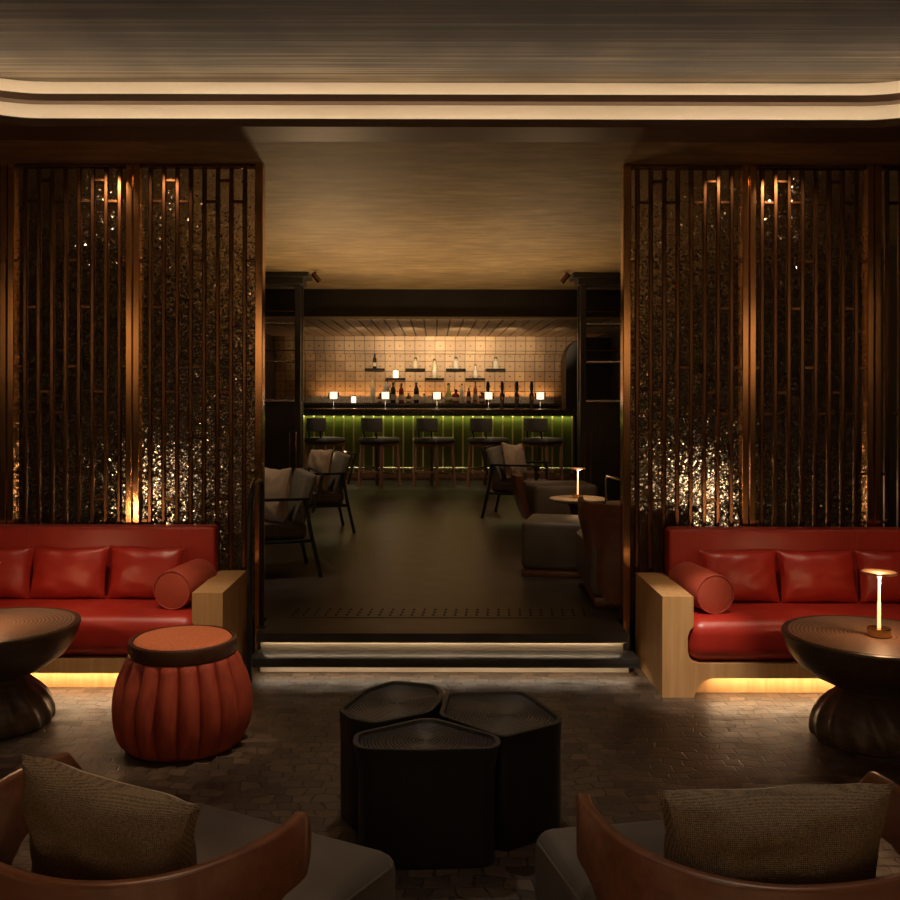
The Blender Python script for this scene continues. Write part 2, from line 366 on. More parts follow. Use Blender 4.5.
def tag(o, label, cat, group=None):
    o['label'] = label; o['category'] = cat
    if group: o['group'] = group
    return o
def thing(name, label, cat, loc=(0, 0, 0), rz=0, group=None):
    o = link(bpy.data.objects.new(name, None)); o.location = loc; o.rotation_euler = (0, 0, rz); o.empty_display_size = 0.1
    return tag(o, label, cat, group)
def struct(o): o['kind'] = 'structure'; return o
def sbox(name, m, *a, **k):
    b = MB(); b.box(*a, **k); return struct(b.build(name, m, smooth=False))
def copy_tree(o, parent=None):
    c = o.copy(); COL.objects.link(c); c.parent = parent
    for ch in o.children: copy_tree(ch, c)
    return c
def smooth(t): t = max(0, min(1, t)); return t * t * (3 - 2 * t)
def arcpts(cx, cy, r, a0, a1, n): return [(cx + r * cos(radians(a0 + (a1 - a0) * i / n)), cy + r * sin(radians(a0 + (a1 - a0) * i / n))) for i in range(n + 1)]

# ------------------------------------------------------------------ room shell
ZC, ZH, ZP = 3.078, 3.43, 0.22
sbox('floor', 'floor', -4.4, 4.4, -2.6, 6.1, -0.1, 0)
sbox('wall_left', 'wall', -4.5, -4.4, -2.6, 18.4, 0, 3.6)
sbox('wall_right', 'wall', 4.4, 4.5, -2.6, 18.4, 0, 3.6)
sbox('wall_rear', 'wall', -4.5, 4.5, -2.7, -2.6, 0, 3.6)
sbox('reflector_rear', 'reflector', -4.3, 4.3, -2.6, -2.57, 1.75, 2.75)  # unseen light bands added behind the camera for gold reflections in the copper
sbox('reflector_left', 'reflector', -4.4, -4.37, -2.5, 2.0, 1.75, 2.75)
sbox('reflector_right', 'reflector', 4.37, 4.4, -2.5, 2.0, 1.75, 2.75)
sbox('ceiling', 'ceil_wood', -4.4, 4.4, -2.6, 5.62, ZH, ZH + 0.1)
# platform of the far room
def plat():
    b = MB()
    b.box(-4.4, 4.4, 6.03, 18.4, 0, ZP); b.box(-1.06, 1.155, 5.69, 6.03, 0, ZP); b.box(-1.06, 1.155, 5.65, 5.70, 0.17, ZP)
    return struct(b.build('floor', 'floor_up', smooth=False))
platform = plat()
b = MB(); b.box(-1.06, 1.15, 5.652, 5.672, 0.163, 0.170); nos = struct(b.build('trim_1', 'steel', smooth=False))
st = thing('step', 'low black step lit from beneath below the opening to the far room', 'step', (0, 5.5, 0))
b = MB(); b.box(-1.07, 1.19, 0, 0.19, 0.07, 0.11, 0.004); b.box(-1.07, 1.19, 0.0, 0.015, 0.06, 0.072); b.build('tread', 'black', st)
b = MB(); b.box(-1.03, 1.15, 0.12, 0.19, 0, 0.07); b.build('riser', 'riser', st, smooth=False)
b = MB(); b.box(-1.03, 1.15, 0.025, 0.04, 0.064, 0.0695); b.build('light_strip', 'led', st, smooth=False)
b = MB(); b.box(-1.04, 1.13, 5.684, 5.6895, 0.11, 0.17); struct(b.build('trim_2', 'riser', smooth=False))
b = MB(); b.box(-1.03, 1.12, 5.674, 5.682, 0.165, 0.1695); struct(b.build('trim_3', 'led', smooth=False))
# ceiling of the far room + soffit over the lounge, in front the stepped cove
XL, XR = -2.47, 2.66
def path_front(y, r, n=10):     # inner outline of the cove, rounded into both sides, in plan
    L, R = XL - (y - 5.1), XR + (y - 5.1)
    p = [(L, -2.3)] + [(L, y - r)] + arcpts(L + r, y - r, r, 180, 90, n)[1:] + arcpts(R - r, y - r, r, 90, 0, n) + [(R, -2.3)]
    return p
def band(name, m, yin, rin, yout, rout, z0, z1, short=False):
    A = path_front(yin, rin); B = path_front(yout, rout)
    if short: A, B = A[1:-1], B[1:-1]
    b = MB()
    VA0 = [b.bm.verts.new((x, y, z0)) for x, y in A]; VA1 = [b.bm.verts.new((x, y, z1)) for x, y in A]
    VB0 = [b.bm.verts.new((x, y, z0)) for x, y in B]; VB1 = [b.bm.verts.new((x, y, z1)) for x, y in B]
    for i in range(len(A) - 1):
        for q in ((VA0, VA1), (VA1, VB1), (VB1, VB0), (VB0, VA0)): b.bm.faces.new((q[0][i], q[0][i + 1], q[1][i + 1], q[1][i]))
    for i in (0, -1): b.bm.faces.new((VA0[i], VA1[i], VB1[i], VB0[i]))
    return struct(b.build(name, m))
band('trim_4', 'lip', 5.10, 0.36, 5.40, 0.60, ZC, 3.121)
band('trim_5', 'cream', 5.31, 0.50, 5.40, 0.60, 3.121, 3.258)
band('trim_6', 'lip', 5.24, 0.46, 5.56, 0.70, 3.258, 3.297)
band('trim_7', 'cream', 5.45, 0.62, 5.56, 0.70, 3.297, ZH)
band('trim_8', 'led', 5.20, 0.44, 5.215, 0.45, 3.121, 3.129, True)
band('trim_9', 'led', 5.34, 0.54, 5.355, 0.55, 3.297, 3.305, True)
def ceil_far():
    b = MB(); z = ZC + 0.002
    b.box(-4.4, 4.4, 5.395, 13.2, z, z + 0.05); return struct(b.build('ceiling', 'ceil_gold', smooth=False))
ceil_far()
for x0, x1, i in ((-4.4, XL - 0.29, 0), (XR + 0.29, 4.4, 1)):
    sbox('ceiling', 'ceil_gold', x0, x1, -2.6, 5.39, ZC + 0.002, ZC + 0.05)
for x0, x1 in ((-4.4, -3.0), (3.0, 4.4)):
    sbox('wall_far', 'wall', x0, x1, 13.1, 13.2, ZP, 3.08)
sbox('trim_10', 'blackwall', -4.4, 4.4, 13.1, 13.35, 2.70, ZC)
sbox('trim_11', 'riser', -3.0, 3.0, 13.07, 13.10, 2.665, 2.70)
# bar nook
def planks():
    b = MB(); x = -3.0
    while x < 3.0: b.box(x, x + 0.165, 13.36, 17.9, 2.70, 2.72); x += 0.19
    return struct(b.build('ceiling', 'plank', smooth=False))
planks()
sbox('ceiling', 'blackwall', -3, 3, 13.36, 17.9, 2.722, 2.76)
sbox('wall_back', 'tiles', -3.0, 3.0, 17.8, 17.9, ZP, 2.7)
sbox('trim_12', 'tiles', -3.0, 3.0, 17.62, 17.81, 2.38, 2.70)
sbox('wall_side', 'blackwall', -3.1, -3.0, 13.2, 17.9, ZP, 2.75)
sbox('wall_side', 'blackwall', 3.0, 3.1, 13.2, 17.9, ZP, 2.75)
# black rounded pillar at the end of the tiled nook
b = MB(); b.prism([(2.24, ZP), (3.0, ZP), (3.0, 2.60)] + [(2.24 + 0.35 - 0.35 * sin(radians(a)), 2.25 + 0.35 * cos(radians(a))) for a in (0, 15, 30, 45, 60, 75, 90)], -0.25, 0.25)
tag(b.build('pillar', 'blackwall', loc=(0, 16.5, 0)), 'tall black pillar with rounded top corner at the right end of the tiles', 'pillar')

# ------------------------------------------------------------------ metal screens with hammered glass
YS = 5.95
def wx(px): return (px - 435) * YS / 950
def wz(py): return 1.65 - (py - 393) * YS / 950
ROWS = {0: [(181, 2), (181, 6), (202, 1), (202, 3), (202, 5), (202, 7), (261, 0), (261, 4), (261, 8), (308, 1), (308, 5), (367, 0), (367, 4), (367, 8),
            (392, 2), (392, 6), (413, 1), (413, 3), (413, 7), (473, 0), (473, 4), (473, 8), (499.5, 2), (499.5, 6), (521, 0), (521, 8)]}
def screen(x_in, x_out, label, glass=True, end=False):
    s = 1 if x_in > 0 else -1
    r = thing('lattice_screen', label, 'screen', ((x_in + x_out) / 2, YS, 0), 0)
    ox = (x_in + x_out) / 2; wdt = abs(x_out - x_in)
    def bx(x0, x1, y0, y1, z0, z1, name, m, bev=0.002):
        b = MB(); x0, x1 = sorted((x0 - ox, x1 - ox)); b.box(x0, x1, y0, y1, z0, z1, bev, 1); return b.build(name, m, r)
    # post on the outer side (double bar with a groove), narrow jamb at the opening
    xo = x_out
    bx(xo - 0.043, xo - 0.003, -0.035, 0.05, 0, ZC, 'post', 'copper', 0.004)
    bx(xo + 0.003, xo + 0.043, -0.035, 0.05, 0, ZC, 'post', 'copper', 0.004)
    if end: bx(x_in - 0.024, x_in + 0.024, -0.035, 0.06, 0, ZC, 'jamb', 'copper', 0.004)
    a = x_in + s * (0.024 if end else 0.043); c = x_out - s * 0.043
    bx(a, c, -0.02, 0.035, ZC - 0.022, ZC, 'top_rail', 'bronze')
    bx(a, c, -0.02, 0.035, 0.0, 0.04, 'bottom_rail', 'bronze')
    gaps = 9; pitch = 13.45 * YS / 950
    # bars counted from the outer post
    first = x_out - s * (16.5 * YS / 950)
    xs = [first - s * k * pitch for k in range(8)]
    for x in xs: bx(x - 0.0135, x + 0.0135, -0.014, 0.016, 0.04, ZC - 0.022, 'bar', 'bronze', 0.005)
    edges = [(x_out - s * 0.043, xs[0] + s * 0.0135)] + [(xs[i] - s * 0.0135, xs[i + 1] + s * 0.0135) for i in range(7)] + [(xs[7] - s * 0.0135, a)]
    for y, g in ROWS[0]:
        p, q = edges[g]; z = wz(y); bx(p, q, -0.012, 0.014, z - 0.008, z + 0.008, 'crosspiece', 'bronze', 0.001)
    if glass: bx(a, c, 0.022, 0.034, 0.041, ZC - 0.023, 'glass_pane', 'hammered', 0)
    return r
screen(wx(259.5), wx(134), 'copper lattice screen with hammered glass, left edge of the opening', end=True)
screen(wx(134), wx(9), 'copper lattice screen behind the left sofa, second from the opening')
screen(wx(9), wx(-116), 'copper lattice screen cut off by the left edge of the photo')
screen(wx(626), wx(747.5), 'copper lattice screen with hammered glass, right edge of the opening', end=True)
screen(wx(747.5), wx(872), 'copper lattice screen behind the right sofa, second from the opening')
screen(wx(872), wx(997), 'copper lattice screen cut off by the right edge of the photo', glass=False)
# small downlights in the soffit grazing the screens
for x, e in ((-2.1, 45), (-1.75, 12), (1.85, 12), (2.2, 45)): spot((x, YS - 0.42, ZC - 0.01), (x, YS - 0.02, 2.72), e, 70, 1.0, AMB, 0.02)

# ------------------------------------------------------------------ sofas
def sofa(x_arm, x_end, y0, label, s, D=0.72):
    """local frame: x=0 at the outer face of the inner arm, growing outwards (mirrored by s)"""
    r = thing('sofa', label, 'sofa', (x_arm, y0, 0))
    L = abs(x_end - x_arm); X = lambda x: s * x
    half = [(0, 0), (0.17, 0), (0.185, 0.03), (0.205, 0.065), (0.235, 0.092), (0.275, 0.105)]
    inner = [(0.20 + 0.0, 0.185), (0.172, 0.192), (0.15, 0.215), (0.138, 0.25), (0.138, 0.33), (0.15, 0.365), (0.169, 0.385), (0.169, 0.548), (0, 0.548)]
    poly = half + [(L - x, z) for x, z in half[::-1]] + [(L - x, z) for x, z in inner[::-1]] + inner
    poly = [(X(x), z) for x, z in poly]
    b = MB(); b.prism(poly, 0, D - 0.03)
    bmesh.ops.recalc_face_normals(b.bm, faces=b.bm.faces[:])
    b.build('wood_frame', 'oak', r, ang=25)
    b = MB(); b.box(*sorted((X(0.175), X(L - 0.175))), 0.09, D - 0.035, 0, 0.106); b.build('plinth', 'oak', r, smooth=False)
    b = MB(); b.box(*sorted((X(0.28), X(L - 0.28))), 0.03, 0.05, 0.098, 0.1045); b.build('light_strip', 'sofaled', r, smooth=False)
    b = MB(); b.box(*sorted((X(0.142), X(L - 0.142))), -0.014, 0.60, 0.188, 0.424, 0.085, 6); b.build('seat_cushion', 'red', r)
    b = MB(); b.box(*sorted((X(0.172), X(L - 0.172))), 0.55, D - 0.035, 0.19, 0.832, 0.018, 3); bk = b.build('backrest', 'red', r)
    for k in ([0.36, 1.3, L - 0.36]):
        b = MB(); b.tube([(X(k), 0.549, 0.39), (X(k), 0.549, 0.815), (X(k), 0.56, 0.832), (X(k), D - 0.04, 0.833)], 0.0035, 6); b.build('seam', 'redpipe', bk)
    for y in (0.551, D - 0.034):
        b = MB(); b.tube([(X(0.19), y + 0.004 if y < 0.6 else y - 0.004, 0.829), (X(L - 0.19), y + 0.004 if y < 0.6 else y - 0.004, 0.829)], 0.004, 6); b.build('piping', 'redpipe', bk)
    return r
sofa(-1.165, -3.85, 5.225, 'long red leather sofa with oak arm standing left of the opening', -1, 0.70)
sofa(1.237, 3.92, 5.156, 'long red leather sofa with oak arm standing right of the opening', 1)
def red_pillow(x, y, w_, h, lab, seed, lean=14, rz=0, zb=0.424):
    b = MB(); b.pillow(w_, h, 0.13, seed=seed, pinch=0.05); b.xform(Matrix.Rotation(radians(-lean), 4, 'X'))
    zmin = min(v.co.z for v in b.bm.verts)
    o = b.build('lumbar_cushion', 'red', loc=(x, y, zb - zmin)); o.rotation_euler.z = rz
    tag(o, lab, 'cushion', 'red leather cushions on the sofas')
def pxx(px, y): return (px - 435) / 950 * y
red_pillow(pxx(-6, 5.66), 5.675, 0.45, 0.305, 'red leather cushion on the left sofa, cut by the photo edge', 1)
red_pillow(pxx(68.5, 5.66), 5.675, 0.455, 0.305, 'red leather cushion on the left sofa, middle of the three', 2)
red_pillow(pxx(146, 5.66), 5.675, 0.44, 0.305, 'red leather cushion on the left sofa, partly behind the bolster', 3)
red_pillow(pxx(740, 5.6), 5.605, 0.455, 0.305, 'red leather cushion on the right sofa, directly beside the bolster', 4)
red_pillow(pxx(818, 5.6), 5.605, 0.455, 0.305, 'red leather cushion on the right sofa, middle of the three', 5)
red_pillow(pxx(897, 5.6), 5.605, 0.455, 0.305, 'red leather cushion behind the brass lamp on the right table', 6)
def bolster(a, c, lab):
    a, c = Vector(a), Vector(c); L = (c - a).length
    r = thing('bolster', lab, 'cushion', a); r.rotation_euler = (c - a).to_track_quat('Z', 'Y').to_euler()
    b = MB(); R = 0.111
    b.lathe([(0, 0.0), (R - 0.022, -0.002), (R - 0.008, 0.004), (R, 0.018), (R + 0.002, L * 0.5), (R, L - 0.018), (R - 0.008, L - 0.004), (R - 0.022, L + 0.002), (0, L)], 36)
    b.build('bolster_cover', 'redvelvet', r)
    for z in (0.002, L - 0.002):
        b = MB(); b.tube([((R - 0.005) * cos(2 * pi * i / 36), (R - 0.005) * sin(2 * pi * i / 36), z) for i in range(37)], 0.004, 6); b.build('piping', 'redpipe', r)
bolster((pxx(173, 5.38), 5.36, 0.534), (pxx(198, 5.70), 5.76, 0.534), 'round rust red bolster lying against the left sofa arm')
bolster((pxx(715, 5.3), 5.28, 0.534), (pxx(690, 5.6), 5.69, 0.534), 'round rust red bolster lying against the right sofa arm')

# ------------------------------------------------------------------ round pedestal tables + brass lamps
def round_table(x, y, R, lab, seed):
    r = thing('pedestal_table', lab, 'table', (x, y, 0), seed)
    k = R / 0.42
    prof = [(0.0, 0.243), (0.150, 0.243), (0.19, 0.262), (0.27, 0.298), (0.34, 0.345), (0.385, 0.40), (0.408, 0.45), (0.416, 0.475), (0.42, 0.486), (0.417, 0.496), (0.405, 0.5), (0.39, 0.497)]
    def wob(a, z): return k * (1 + 0.012 * sin(2 * a + seed) + 0.008 * sin(5 * a + seed))
    b = MB(); b.lathe(prof, 64, rf=wob); b.build('bowl', 'darkwood', r)
    b = MB(); b.lathe([(0.0, 0.47), (0.385, 0.47), (0.388, 0.4985), (0.30, 0.4985), (0.0, 0.4985)], 64, rf=wob); b.build('tabletop', 'tabletop', r)
    prof = [(0.255, 0.0), (0.27, 0.012), (0.277, 0.035), (0.274, 0.075), (0.26, 0.115), (0.236, 0.15), (0.205, 0.185), (0.17, 0.215), (0.148, 0.235), (0.142, 0.250)]
    def carve(a, z): return k * (1 + 0.035 * max(-0.5, sin(16 * a + 22 * z)) * min(1, max(0, (0.235 - z) * 12)) * (1 if z > 0.01 else 0))
    pr = []
    for (r0, z0), (r1, z1) in zip(prof, prof[1:]):
        for t in range(4): pr.append((r0 + (r1 - r0) * t / 4, z0 + (z1 - z0) * t / 4))
    pr.append(prof[-1])
    b = MB(); b.lathe(pr, 160, rf=carve); b.build('pedestal', 'darkwood', r)
    return r
round_table(-2.16, 4.72, 0.383, 'dark wooden bowl shaped round table before the left sofa', 0.7)
round_table(2.085, 4.55, 0.405, 'dark wooden bowl shaped round table before the right sofa', 2.1)
def lamp(x, y, z, lab, e=1.6, sc=1.0):
    r = thing('table_lamp', lab, 'lamp', (x, y, z)); r.scale = (sc,) * 3
    b = MB(); b.lathe([(0.05, 0), (0.053, 0.004), (0.053, 0.036), (0.05, 0.04), (0.0, 0.04)], 32); b.build('lamp_base', 'brass', r)
    b = MB(); b.lathe([(0.008, 0.04), (0.008, 0.16), (0.006, 0.165), (0.006, 0.27), (0.011, 0.285), (0.0, 0.287)], 16); b.build('stem', 'glow', r)
    b = MB(); b.lathe([(0.0, 0.286), (0.02, 0.287), (0.078, 0.298), (0.082, 0.302), (0.078, 0.306), (0.02, 0.30), (0.0, 0.30)], 40); b.build('lamp_shade', 'disc', r)
    point((0.02, -0.02, 0.265), e, AMB, 0.012, r); point((0, 0, 0.325), e * 0.12, AMB, 0.01, r)
    return r
lamp(2.115, 4.52, 0.4985, 'glowing brass mushroom lamp on the round table at right', 4.0)
lamp(-2.235, 4.70, 0.4985, 'glowing disc lamp on the round table cut by the left edge', 4.0)

# ------------------------------------------------------------------ fluted pouf
r = thing('pouf', 'fluted rust velvet pouf with a dark wooden ring and cushioned top', 'pouf', (-1.185, 4.48, 0)); r.scale = (0.97, 0.97, 1.0)
NF = 18
def flute(a, z):
    d = 0.15 * smooth(z / 0.05) * smooth((0.46 - z) / 0.1)
    return 1 + 0.035 - d * (1 - abs(sin(a * NF / 2)) ** 0.6)
pr = [(0.235, 0.0), (0.262, 0.008), (0.285, 0.03), (0.305, 0.07), (0.318, 0.12), (0.322, 0.17), (0.320, 0.22), (0.312, 0.27), (0.298, 0.32), (0.28, 0.36), (0.265, 0.395), (0.252, 0.42), (0.23, 0.43)]
b = MB(); b.lathe(pr, NF * 14, rf=flute); b.build('fluted_body', 'velvet', r, ang=80)
for k in range(NF):
    a = 2 * pi * k / NF; pts = [((rr * flute(a, z) + 0.002) * cos(a), (rr * flute(a, z) + 0.002) * sin(a), z) for rr, z in pr[3:-2]]
    b = MB(); b.tube(pts, 0.0028, 5); b.build('piping', 'redpipe', r)
b = MB(); b.lathe([(0.235, 0.425), (0.25, 0.425), (0.256, 0.432), (0.259, 0.475), (0.255, 0.492), (0.246, 0.497), (0.235, 0.494), (0.232, 0.46)], 72); b.build('wooden_ring', 'ringwood', r)
b = MB(); b.lathe([(0.232, 0.45), (0.232, 0.488), (0.222, 0.498), (0.19, 0.504), (0.10, 0.508), (0.0, 0.509)], 72); b.build('top_cushion', 'velvet_top', r)

# ------------------------------------------------------------------ three black pentagonal drum tables
def unproj(p, z): 
    d = (1.65 - z) * 950 / (p[1] - 393); return Vector(((p[0] - 435) / 950 * d, d))
def roundpoly(pts, rad=0.035, n=5):
    out = []; k = len(pts)
    for i in range(k):
        p, a, c = pts[i], pts[i - 1], pts[(i + 1) % k]
        r = min(rad, (a - p).length * 0.45, (c - p).length * 0.45)
        s, e = p + (a - p).normalized() * r, p + (c - p).normalized() * r
        for j in range(n + 1):
            t = j / n; out.append((1 - t) ** 2 * s + 2 * t * (1 - t) * p + t * t * e)
    return out
def drum(px, lab, H, tp=0.975):
    P = [unproj(p, H) for p in px]; c = sum(P, Vector((0, 0))) / len(P)
    P = [(p - c) * 1.0 for p in P]; out = roundpoly(P)
    def ring(s, z, off=0.0):
        return [Vector((p.x, p.y, 0)) * s - (Vector((p.x, p.y, 0)).normalized() * off if off else Vector()) + Vector((0, 0, z)) for p in out]
    r = thing('drum_table', lab, 'table', (c.x, c.y, 0))
    b = MB(); b.loft([ring(tp - 0.01, 0), ring(tp, 0.01), ring(tp + 0.005, H - 0.10), ring((tp + 1) / 2, H - 0.05), ring(0.99, H - 0.012), ring(1.0, H - 0.004), ring(0.992, H), ring(1.0, H, 0.018), ring(1, H - 0.012, 0.024), ring(1, H - 0.014, 0.04)])
    b.build('body', 'drumside', r)
    b = MB(); b.loft([ring(1, H - 0.03, 0.023), ring(1, H - 0.0115, 0.023)]); b.build('tabletop', 'drumtop', r)
    return r
drum([(338, 709), (364, 689), (394, 680), (436, 684), (444, 691), (441, 702), (431, 712), (376, 723), (352, 719)], 'black drum table with growth ring top, rear left of three', 0.42)
drum([(447, 692), (522, 690), (536, 697), (564, 717), (560, 723), (508, 736), (496, 734.5), (439, 714)], 'black drum table with growth ring top, right of the three', 0.42)
drum([(355, 733), (420, 718), (436, 717.5), (500, 735.5), (502, 743), (494, 748), (415, 750), (361, 748.5), (353, 743)], 'black drum table with growth ring top, nearest of three', 0.42, 0.92)

# ------------------------------------------------------------------ barrel chairs (facing +y locally)
def barrel_parts(r, seatm='greyleather', low=0.05):
    b = MB(); N = 56; T = 0.032; rings = []
    W, D, F = 0.385, 0.40, 0.02
    for i in range(N + 1):
        t = -1 + 2 * i / N; a = t * radians(112)
        # superellipse plan: back at -y
        sx = math.copysign(abs(sin(a)) ** 0.82, a); cy = math.copysign(abs(cos(a)) ** 0.9, cos(a))
        cx_, cyy = W * sx, -D * cy if cy > 0 else -D * cy * 0.62
        nrm = Vector((sx * D, -cy * W, 0)).normalized()
        q = abs(t); zb = low + (0.565 - low) * smooth((q - 0.25) / 0.55)
        zt = 0.705 - 0.012 * (1 - q)
        if q > 0.93: zt -= 0.05 * smooth((q - 0.93) / 0.07); zb += 0.04 * smooth((q - 0.93) / 0.07)
        c = Vector((cx_, cyy, 0)); h = T / 2
        rings.append([c + nrm * h + Vector((0, 0, zb)), c + nrm * h + Vector((0, 0, zt - 0.006)), c + nrm * (h - 0.006) + Vector((0, 0, zt)), c - nrm * (h - 0.006) + Vector((0, 0, zt)),
                      c - nrm * h + Vector((0, 0, zt - 0.006)), c - nrm * h + Vector((0, 0, zb))])
    b.loft(rings); b.build('wooden_shell', 'walnut', r, ang=50)
    b = MB(); vs = b.box(-0.345, 0.345, -0.30, 0.54, 0.075, 0.42, 0.05, 4)
    for v in b.bm.verts:
        if v.co.y > 0: v.co.x *= 1.0 + 0.14 * v.co.y
        if v.co.z > 0.3: v.co.z += 0.012 * max(0, 1 - (v.co.x / 0.3) ** 2)
    b.build('seat', seatm, r)
    b = MB(); b.tube([(-0.33, -0.25, 0.395), (-0.368, 0.48, 0.395), (-0.32, 0.532, 0.395), (0.32, 0.532, 0.395), (0.368, 0.48, 0.395), (0.33, -0.25, 0.395)], 0.004, 6); b.build('piping', seatm, r)
    b = MB(); b.box(-0.325, 0.325, -0.30, 0.50, 0.0, 0.075, 0.02, 2); b.build('base', 'walnut', r)
def barrel(x, y, rz, lab, src=None):
    if src:
        o = copy_tree(src); o.location = (x, y, src.location.z if y < 6 else ZP); o.rotation_euler.z = radians(rz); tag(o, lab, 'armchair', 'barrel armchairs with wooden shells'); return o
    o = thing('barrel_chair', lab, 'armchair', (x, y, 0 if y < 6 else ZP), radians(rz), 'barrel armchairs with wooden shells'); barrel_parts(o); return o
bc = barrel(-0.665, 2.26, -28, 'curved walnut barrel armchair in the foreground at lower left')
barrel(0.735, 2.245, 10, 'curved walnut barrel armchair in the foreground at lower right', bc)
barrel(1.40, 6.60, -3, 'barrel armchair just inside the opening, half hidden by the right screen', bc)

def cushion(name, loc, W, H, T, m, lab, rz=0, lean=0, roll=0, seed=1, back=None, pinch=0.07):
    r = thing(name, lab, 'cushion', loc, radians(rz))
    b = MB(); b.pillow(W, H, T, n=30, seed=seed, pinch=pinch, wr=0.014)
    mt = Matrix.Rotation(radians(-lean), 4, 'X') @ Matrix.Rotation(radians(roll), 4, 'Y')
    b.xform(mt); o = b.build('cushion_cover', m, r)
    if back:
        b = MB(); b.pillow(W * 0.985, H * 0.985, T * 1.0, n=30, seed=seed, pinch=pinch, wr=0.014)
        for v in [v for v in b.bm.verts if v.co.y < -0.0005]: b.bm.verts.remove(v)
        for v in b.bm.verts: v.co.y += 0.004
        b.xform(mt); b.build('back_panel', back, r)
    return r
cushion('scatter_cushion', (-0.735, 2.16, 0.615), 0.49, 0.36, 0.15, 'woven', 'brown woven cushion standing in the lower left barrel armchair', -20, -12, 6, 3, back='beige', pinch=0.13)
cushion('scatter_cushion', (0.745, 2.11, 0.62), 0.54, 0.35, 0.17, 'woven', 'brown woven cushion standing in the lower right barrel armchair', 4, -12, 0, 7, back='beige', pinch=0.13)

r = thing('ottoman', 'charcoal leather block ottoman on a walnut base behind the opening', 'ottoman', (1.0, 7.62, ZP), radians(-14))
b = MB(); b.box(-0.27, 0.27, -0.27, 0.27, 0.055, 0.43, 0.045, 4); b.build('upholstery', 'greyleather', r)
b = MB(); b.box(-0.265, 0.265, -0.265, 0.265, 0.0, 0.055, 0.012, 2); b.build('base', 'walnut', r)
oa = copy_tree(r); oa.location = (1.34, 10.1, ZP); oa.rotation_euler.z = radians(6); oa.scale = (1.25, 1.0, 1.12); tag(oa, 'charcoal leather block ottoman behind the small pale table', 'ottoman')
b = MB(); b.loft([[(0.10 * t * t - 0.40, -0.1, 0.50 - 0.42 * t), (0.10 * t * t - 0.34, -0.1, 0.50 - 0.42 * t), (0.10 * t * t - 0.34, 0.2, 0.50 - 0.42 * t), (0.10 * t * t - 0.40, 0.2, 0.50 - 0.42 * t)] for t in (0, .2, .4, .6, .8, 1)])
b.build('side_panel', 'walnut', oa)
# ------------------------------------------------------------------ handrail beside the steps
r = thing('handrail', 'slim black metal handrail loop beside the left end of the steps', 'handrail', (-1.10, 5.45, 0))
pts = [(0.03, 0, 0)] + [(0.03, 0.0, z) for z in (0.3, 0.7, 0.95)] + [(0.03, 0.02, 1.02), (0.03, 0.06, 1.08), (0.03, 0.13, 1.11), (0.03, 0.30, 1.12), (0.03, 0.34, 1.11), (0.03, 0.36, 1.08), (0.03, 0.37, 1.0), (0.03, 0.37, 0.22)]
r.location = (-1.085, 5.42, 0)
b = MB(); b.tube(pts[:8], 0.016, 10); b.build('post', 'blackmetal', r)
b = MB(); b.tube([(p[0], p[1], p[2]) for p in pts[7:]], 0.016, 10); b.build('post', 'blackmetal', r)
b = MB(); b.lathe([(0.03, 0.22), (0.03, 0.228), (0.0, 0.228)], 20, c=(0.03, 0.37, 0)); b.build('foot_plate', 'blackmetal', r)
# floor grille
r = thing('floor_grille', 'long slotted air grille set in the far room floor before the steps', 'grille', (0.04, 6.19, ZP))
b = MB(); b.box(-1.0, 1.0, -0.15, 0.15, 0.0, 0.003); b.build('plate', 'floor_up', r, smooth=False)
b = MB(); b.box(-0.008, 0.008, -0.02, 0.02, 0.003, 0.0036); s0 = b.build('slot', 'blk', r, smooth=False, loc=(-0.95, -0.08, 0))
for i in range(28):
    for j in range(3):
        if i + j == 0: continue
        o = s0.copy(); link(o, r); o.location = (-0.95 + i * 0.0695 + j * 0.006, -0.08 + j * 0.075, 0)

# ------------------------------------------------------------------ black framed armchairs (facing -x locally after rz)
def armchair_parts(r):
    # local: facing +y, width .64
    def T(pts, rad=0.014): b = MB(); b.tube(pts, rad, 8, sq=True); return b
    for s in (-1, 1):
        T([(s * 0.31, 0.30, 0), (s * 0.30, 0.27, 0.36), (s * 0.30, 0.26, 0.605)]).build('leg', 'blackmetal', r)
        T([(s * 0.31, -0.36, 0), (s * 0.30, -0.28, 0.36), (s * 0.30, -0.24, 0.605)]).build('leg', 'blackmetal', r)
        b = MB(); b.box(s * 0.30 - 0.022, s * 0.30 + 0.022, -0.27, 0.30, 0.60, 0.622, 0.004); b.build('armrest', 'blackmetal', r)
    b = MB()
    b.box(-0.30, 0.30, -0.30, 0.28, 0.27, 0.30, 0.005); b.build('seat_frame', 'blackmetal', r)
    b = MB(); b.box(-0.275, 0.275, -0.26, 0.30, 0.30, 0.42, 0.035, 3); b.build('seat', 'brownseat', r)
    b = MB(); vs = b.box(-0.275, 0.275, -0.05, 0.05, -0.21, 0.21, 0.035, 3)
    b.xform(Matrix.Translation((0, -0.245, 0.60)) @ Matrix.Rotation(radians(15), 4, 'X')); b.build('back_cushion', 'sage', r)
    b = MB(); b.tube([(-0.29, -0.30, 0.50), (-0.29, -0.375, 0.80), (0.29, -0.375, 0.80), (0.29, -0.30, 0.50)], 0.012, 8); b.build('back_frame', 'blackmetal', r)
ac = thing('metal_armchair', 'black framed armchair nearest the opening on the left', 'armchair', (-1.32, 7.55, ZP), radians(108), 'black framed armchairs with loose cushions'); armchair_parts(ac)
o = copy_tree(ac); o.location = (-1.25, 9.87, ZP); o.rotation_euler.z = radians(106); tag(o, 'black framed armchair farther back on the left, nearer the bar', 'armchair', 'black framed armchairs with loose cushions')
o = copy_tree(ac); o.location = (0.98, 11.05, ZP); o.rotation_euler.z = radians(-108); tag(o, 'black framed armchair facing right before the bar stools', 'armchair', 'black framed armchairs with loose cushions')
